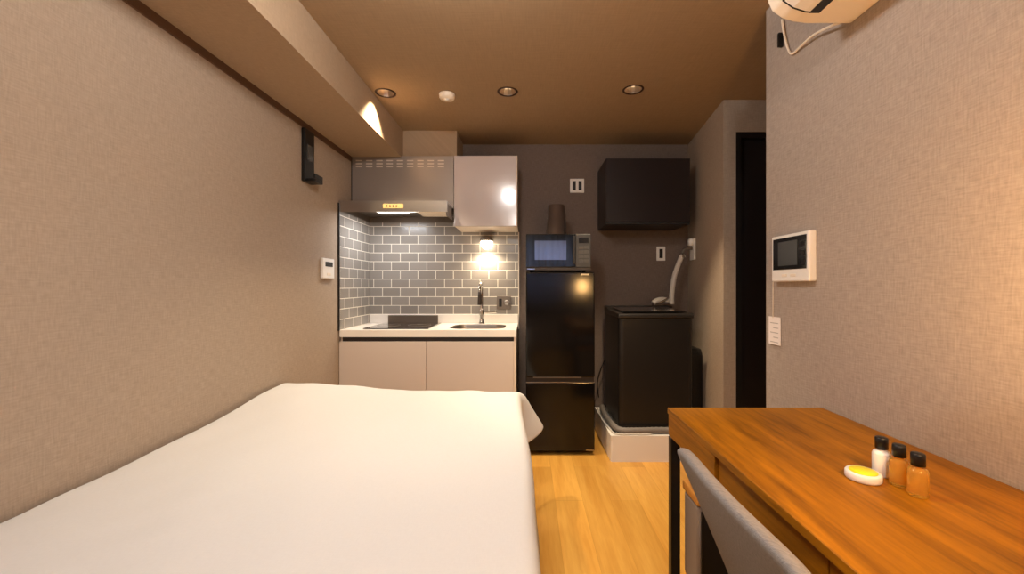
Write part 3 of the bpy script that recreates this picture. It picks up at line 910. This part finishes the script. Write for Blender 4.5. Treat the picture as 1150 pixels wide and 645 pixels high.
prism(bm, [(XR - .245, 2.003), (XR - .214, 1.982), (XR - .180, 1.9715), (XR - .1655, 1.968), (XR - .1655, 1.9642), (XR - .181, 1.9660), (XR - .2147, 1.9770), (XR - .2455, 1.9990)], 'Y', acy1 - .0575, acy1 - .053)
mesh('air_slot', bm, 'slot', t)
bm = B(); tube(bm, [(XR - .03, 1.27, 1.974), (XR - .03, 1.30, 1.985), (XR - .02, 1.40, 2.015), (XR - .012, 1.48, 2.022), (XR - .008, 1.53, 2.026), (XR - .008, 1.555, 2.06), (XR - .010, 1.575, 2.13), (XR - .012, 1.585, 2.19)], .0042, 8)
mesh('power_cable', bm, 'offwhite', at=(XR, 1.5, 1.9), label='pale cable looping down the wall from the air conditioner', cat='cable')
bm = B(); box(bm, XR - .020, XR - .0005, 1.592, 1.604, 2.09, 2.145, bev=.003)
mesh('pipe_clip', bm, 'black', at=(XR, 1.5, 1.95), label='dark pipe bracket on the wall beyond the air conditioner', cat='bracket')

# ------------------------------------------------------------------ bed
EX = -.03
bed = thing('bed', (-.66, 1.12, 0), 'low bed along the left wall, hidden by its white bedspread', 'bed')
bm = B(); box(bm, -1.27, -.07, .12, 2.10, .20, .30, bev=.01)
mesh('frame', bm, 'frame', bed)
mesh('mattress', bx(-1.262, -.075, .13, 2.09, .301, .53, bev=.04, seg=4), 'mattress', bed)
for sx in (-1.22, -.14):
    for sy in (.2, 2.02):
        bm = B(); prism(bm, [(sx - .025, sy - .025), (sx + .025, sy - .025), (sx + .025, sy + .025), (sx - .025, sy + .025)], 'Z', 0, .199); mesh('leg', bm, 'frame', bed)


def ss(t): t = max(0, min(1, t)); return t * t * (3 - 2 * t)


def cover_pt(s, q):
    """s across (0 wall .. past SE hangs), q along (past QE hangs)"""
    SE, QE, R = 1.235, 1.98, .05
    x0, y0 = XL + .018, .14
    a, b = s - SE, q - QE
    x = x0 + min(s, SE); y = y0 + min(q, QE)
    f = q / QE
    ht = .583 + .018 * ss((f - .3) / .7) * 1.0
    ht += .046 * ss((y - 1.5) / .6) * ss((-.55 - x) / .6)                    # pillow lump at the far left
    ht += .004 * math.sin(5.1 * x + 2 * y) * math.sin(3.3 * y + 1) + .0022 * math.sin(17 * x + 9 * y) * math.sin(3 * y - 5 * x)
    ht += .0016 * math.sin(31 * x - 23 * y + 3 * math.sin(4 * y))
    xs = -.016 - .05 * ss((y - 1.2) / .9) + .020 * ss((1.2 - y) / .8)                       # edge drifts left toward the far end
    if s > SE - .35: x += (xs + XL * 0 - (x0 + SE)) * ss((s - SE + .35) / .35)
    def bend(a):
        if a <= 0: return 0., 0.
        if a < R * PI / 2: return R * math.sin(a / R), R * (1 - math.cos(a / R))
        return R, R + a - R * PI / 2
    fold = 1 + 0
    if a > 0 and b <= 0:
        o, dn = bend(a)
        wv = ss((a - .06) / .15) * (.013 * math.sin(11 * y + 1.2) + .008 * math.sin(23 * y))
        return (x + o * .7 - .012 * ss(a / .2) + wv, y, ht - dn)
    if b > 0 and a <= 0:
        o, dn = bend(b)
        wv = ss((b - .06) / .15) * (.010 * math.sin(12 * x) + .006 * math.sin(27 * x + 1))
        return (x, y + o * .7 + wv, ht - dn)
    if a > 0 and b > 0:
        r = max(a, b)
        th = math.atan2(b, a)
        o, dn = bend(r)
        fl = math.sin(2 * th) ** 2
        out = o * .7 + fl * (.55 * r)
        dx = out * math.cos(th); dy = out * math.sin(th)
        wv = ss((r - .06) / .15) * (1 - fl)
        return (x + dx - .012 * ss(r / .2) * (math.cos(th)) ** 2 + wv * math.cos(th) ** 4 * (.013 * math.sin(11 * y + 1.2) + .008 * math.sin(23 * y)), y + dy, ht - dn * (1 - .25 * fl))
    return (x, y, ht)


S = [0] + [1.235 * i / 40 for i in range(1, 41)] + [1.235 + .32 * i / 18 for i in range(1, 19)]
Q = [1.98 * i / 64 for i in range(65)] + [1.98 + .32 * i / 18 for i in range(1, 19)]
bm = B()
G = [[bm.verts.new(cover_pt(s, q)) for q in Q] for s in S]
for i in range(len(S) - 1):
    for j in range(len(Q) - 1):
        bm.faces.new((G[i][j], G[i + 1][j], G[i + 1][j + 1], G[i][j + 1]))
o = mesh('bedspread', bm, 'sheet', at=(-.66, 1.12, .56), label='plain white bedspread draped over the bed', cat='bedspread', smooth=True)
md = o.modifiers.new('thick', 'SOLIDIFY'); md.thickness = .008; md.offset = 1
md = o.modifiers.new('soft', 'SUBSURF'); md.levels = 1; md.render_levels = 1

# ------------------------------------------------------------------ desk and what stands on it
DT, dx0, dx1, dy0, dy1 = EYE - .413, .475, XR - .002, .14, 1.384
t = thing('desk', ((dx0 + dx1) / 2, (dy0 + dy1) / 2, 0), 'brown wooden desk with drawers and black metal legs along the right wall', 'desk')
mesh('desktop', bx(dx0, dx1, dy0, dy1, DT - .020, DT, bev=.0015, seg=1), 'desk', t)
ya, yb2 = 1.043, .66
bm = B(); box(bm, dx0 + .003, dx0 + .022, ya, dy1 - .003, DT - .092, DT - .0215, bev=.001, seg=1)
mesh('front_panel', bm, 'deskv', t)
mesh('end_panel', bx(dx0 + .0225, dx1 - .01, dy1 - .021, dy1 - .003, DT - .092, DT - .0205), 'deskv', t)
for a, b in ((yb2 + .0015, ya - .003), (.30, yb2 - .0015)):
    dr = mesh('drawer', bx(dx0 + .012, dx0 + .030, a, b, DT - .092, DT - .028, bev=.001, seg=1), 'deskv', t)
    mesh('drawer_box', bx(dx0 + .0305, dx0 + .40, a + .02, b - .02, DT - .088, DT - .035), 'deskv', dr)
mesh('rear_rail', bx(dx1 - .03, dx1 - .012, dy0 + .02, dy1 - .03, DT - .10, DT - .0205), 'deskv', t)
for sx in (dx0 + .002, dx1 - .034):
    for sy in (dy0 + .01, dy1 - .032):
        hi = DT - .0925 if sy > 1 else DT - .0205
        mesh('leg', bx(sx, sx + .030, sy, sy + .028, 0, hi, bev=.002, seg=1), 'black', t)
mesh('foot_bar', bx(dx1 - .034, dx1 - .004, dy0 + .039, dy1 - .033, .10, .13), 'black', t)

# grey box with wooden lid under the desk
qx0, qx1, qy0, qy1 = .512, .86, 1.23, 1.352
t = thing('storage_box', ((qx0 + qx1) / 2, (qy0 + qy1) / 2, 0), 'grey storage box with a wooden lid under the desk, behind the chair', 'storage box')
mesh('box', bx(qx0 + .004, qx1 - .004, qy0 + .004, qy1 - .004, .215, .488, bev=.012, seg=3), 'greybox', t)
mesh('front_panel', bx(qx0 + .012, qx1 - .012, qy0 - .004, qy0 + .0035, .235, .475, bev=.001, seg=1), 'slot', t, label='dark sheet added over the box front')  # dark sheet added only to darken the box's front face
mesh('lid', bx(qx0, qx1, qy0, qy1, .489, .519, bev=.006), 'stoolwood', t)
mesh('lower_box', bx(qx0 + .012, qx1 - .012, qy0 + .012, qy1 - .012, .02, .2145), 'slot', t)
for sx in (qx0 + .05, qx1 - .05):
    for sy in (qy0 + .035, qy1 - .035):
        bm = B(); lathe(bm, [(0, 0), (.018, 0), (.018, .02), (0, .02)], (sx, sy, 0), 14); mesh('foot', bm, 'cap', t)

# chair tucked at the desk, seen from behind its backrest
chx, chy = .50, .738
t = thing('desk_chair', (chx, chy, 0), 'light grey upholstered chair with curved back at the desk', 'chair')
bm = B()
nu, nv = 22, 16
def back_pt(u, v, off):
    """u -1..1 across, v 0..1 up"""
    w_ = .155 + .075 * v ** 1.6
    top = .790 - .016 * abs(u) ** 8
    z = .40 + (top - .40) * v
    y = chy + u * w_
    x = .462 - .128 * v + .030 * (u * u) * (1 - .6 * v) + off
    return (x, y, z)
front = [[bm.verts.new(back_pt(-1 + 2 * i / nu, j / nv, 0)) for j in range(nv + 1)] for i in range(nu + 1)]
back = [[bm.verts.new(back_pt(-1 + 2 * i / nu, j / nv, .032)) for j in range(nv + 1)] for i in range(nu + 1)]
for i in range(nu):
    for j in range(nv):
        bm.faces.new((front[i][j], front[i + 1][j], front[i + 1][j + 1], front[i][j + 1]))
        bm.faces.new((back[i][j], back[i][j + 1], back[i + 1][j + 1], back[i + 1][j]))
for i in range(nu):
    bm.faces.new((front[i][nv], front[i + 1][nv], back[i + 1][nv], back[i][nv]))
    bm.faces.new((front[i][0], back[i][0], back[i + 1][0], front[i + 1][0]))
for j in range(nv):
    bm.faces.new((front[0][j], front[0][j + 1], back[0][j + 1], back[0][j]))
    bm.faces.new((front[nu][j], back[nu][j], back[nu][j + 1], front[nu][j + 1]))
bmesh.ops.recalc_face_normals(bm, faces=bm.faces)
o = mesh('backrest', bm, 'fabric', t, smooth=True)
md = o.modifiers.new('soft', 'SUBSURF'); md.levels = 2; md.render_levels = 2
bm = B(); prism(bm, rrect(.47, .88, chy - .20, chy + .20, .08, 6), 'Z', .41, .47, bev=.02, seg=3)
mesh('seat', bm, 'fabric', t, smooth=True)
for sx, ox in ((.53, -.03), (.82, .03)):
    for sy, oy in ((chy - .15, -.03), (chy + .15, .03)):
        bm = B(); tube(bm, [(sx + ox, sy + oy, .001), (sx, sy, .409)], .014, 12)
        mesh('leg', bm, 'stoolwood', t)

# toiletries
def bottle(x, y, h, r, body, label, group):
    t = thing('toiletry_bottle', (x, y, DT), label, 'bottle', group)
    hb = h * .66
    bm = B(); lathe(bm, [(0, .0004), (r * .9, .0004), (r, .003), (r, hb - .008), (r * .86, hb - .002), (r * .5, hb), (r * .5, hb + .004), (0, hb + .004)], (x, y, DT), 28)
    mesh('bottle_body', bm, body, t)
    bm = B(); lathe(bm, [(0, hb + .0045), (r * .70, hb + .0045), (r * .70, h - .002), (r * .62, h), (0, h)], (x, y, DT), 28)
    mesh('cap', bm, 'cap', t)
    return t
bottle(.770, .888, .084, .0165, 'lotion', 'small white bottle with black cap, farthest of the three bottles', 'small toiletry bottles on the desk')
a1 = bottle(.770, .846, .084, .0165, 'amber', 'small amber bottle between the white bottle and the other amber one', 'small toiletry bottles on the desk')
copy_thing(a1, (.768, .803, DT), 'small amber bottle standing nearest the camera, end of the row')
sx, sy = .717, .872
t = thing('soap_case', (sx, sy, DT), 'round white soap case with yellow top lying on the desk', 'soap case')
bm = B(); lathe(bm, [(0, .0004), (.030, .0004), (.032, .003), (.032, .014), (.030, .017), (0, .017)], (sx, sy, DT), 36)
mesh('case', bm, 'white', t)
bm = B(); lathe(bm, [(0, .0172), (.025, .0172), (.024, .0185), (0, .019)], (sx, sy, DT), 32)
mesh('label_disc', bm, 'yellow', t)

# table lamp standing beyond the right edge of the picture
tx, tyy = .69, .455
t = thing('table_lamp', (tx, tyy, DT), 'warm table lamp on the near end of the desk', 'lamp')
bm = B(); lathe(bm, [(0, .0004), (.055, .0004), (.055, .012), (.012, .02), (.009, .03), (.009, .30), (0, .30)], (tx, tyy, DT), 28)
mesh('base', bm, 'black', t)
bm = B(); lathe(bm, [(.02, .335), (.058, .335), (.060, .345), (.060, .465), (.056, .475), (.02, .475)], (tx, tyy, DT), 32)
mesh('lamp_shade', bm, 'shade', t)
bm = B(); lathe(bm, [(0, .318), (.050, .318), (.058, .334), (0, .334)], (tx, tyy, DT), 28)  # opaque cap added under the shade to keep its light off the desk
mesh('light_block_cap', bm, 'black', t)
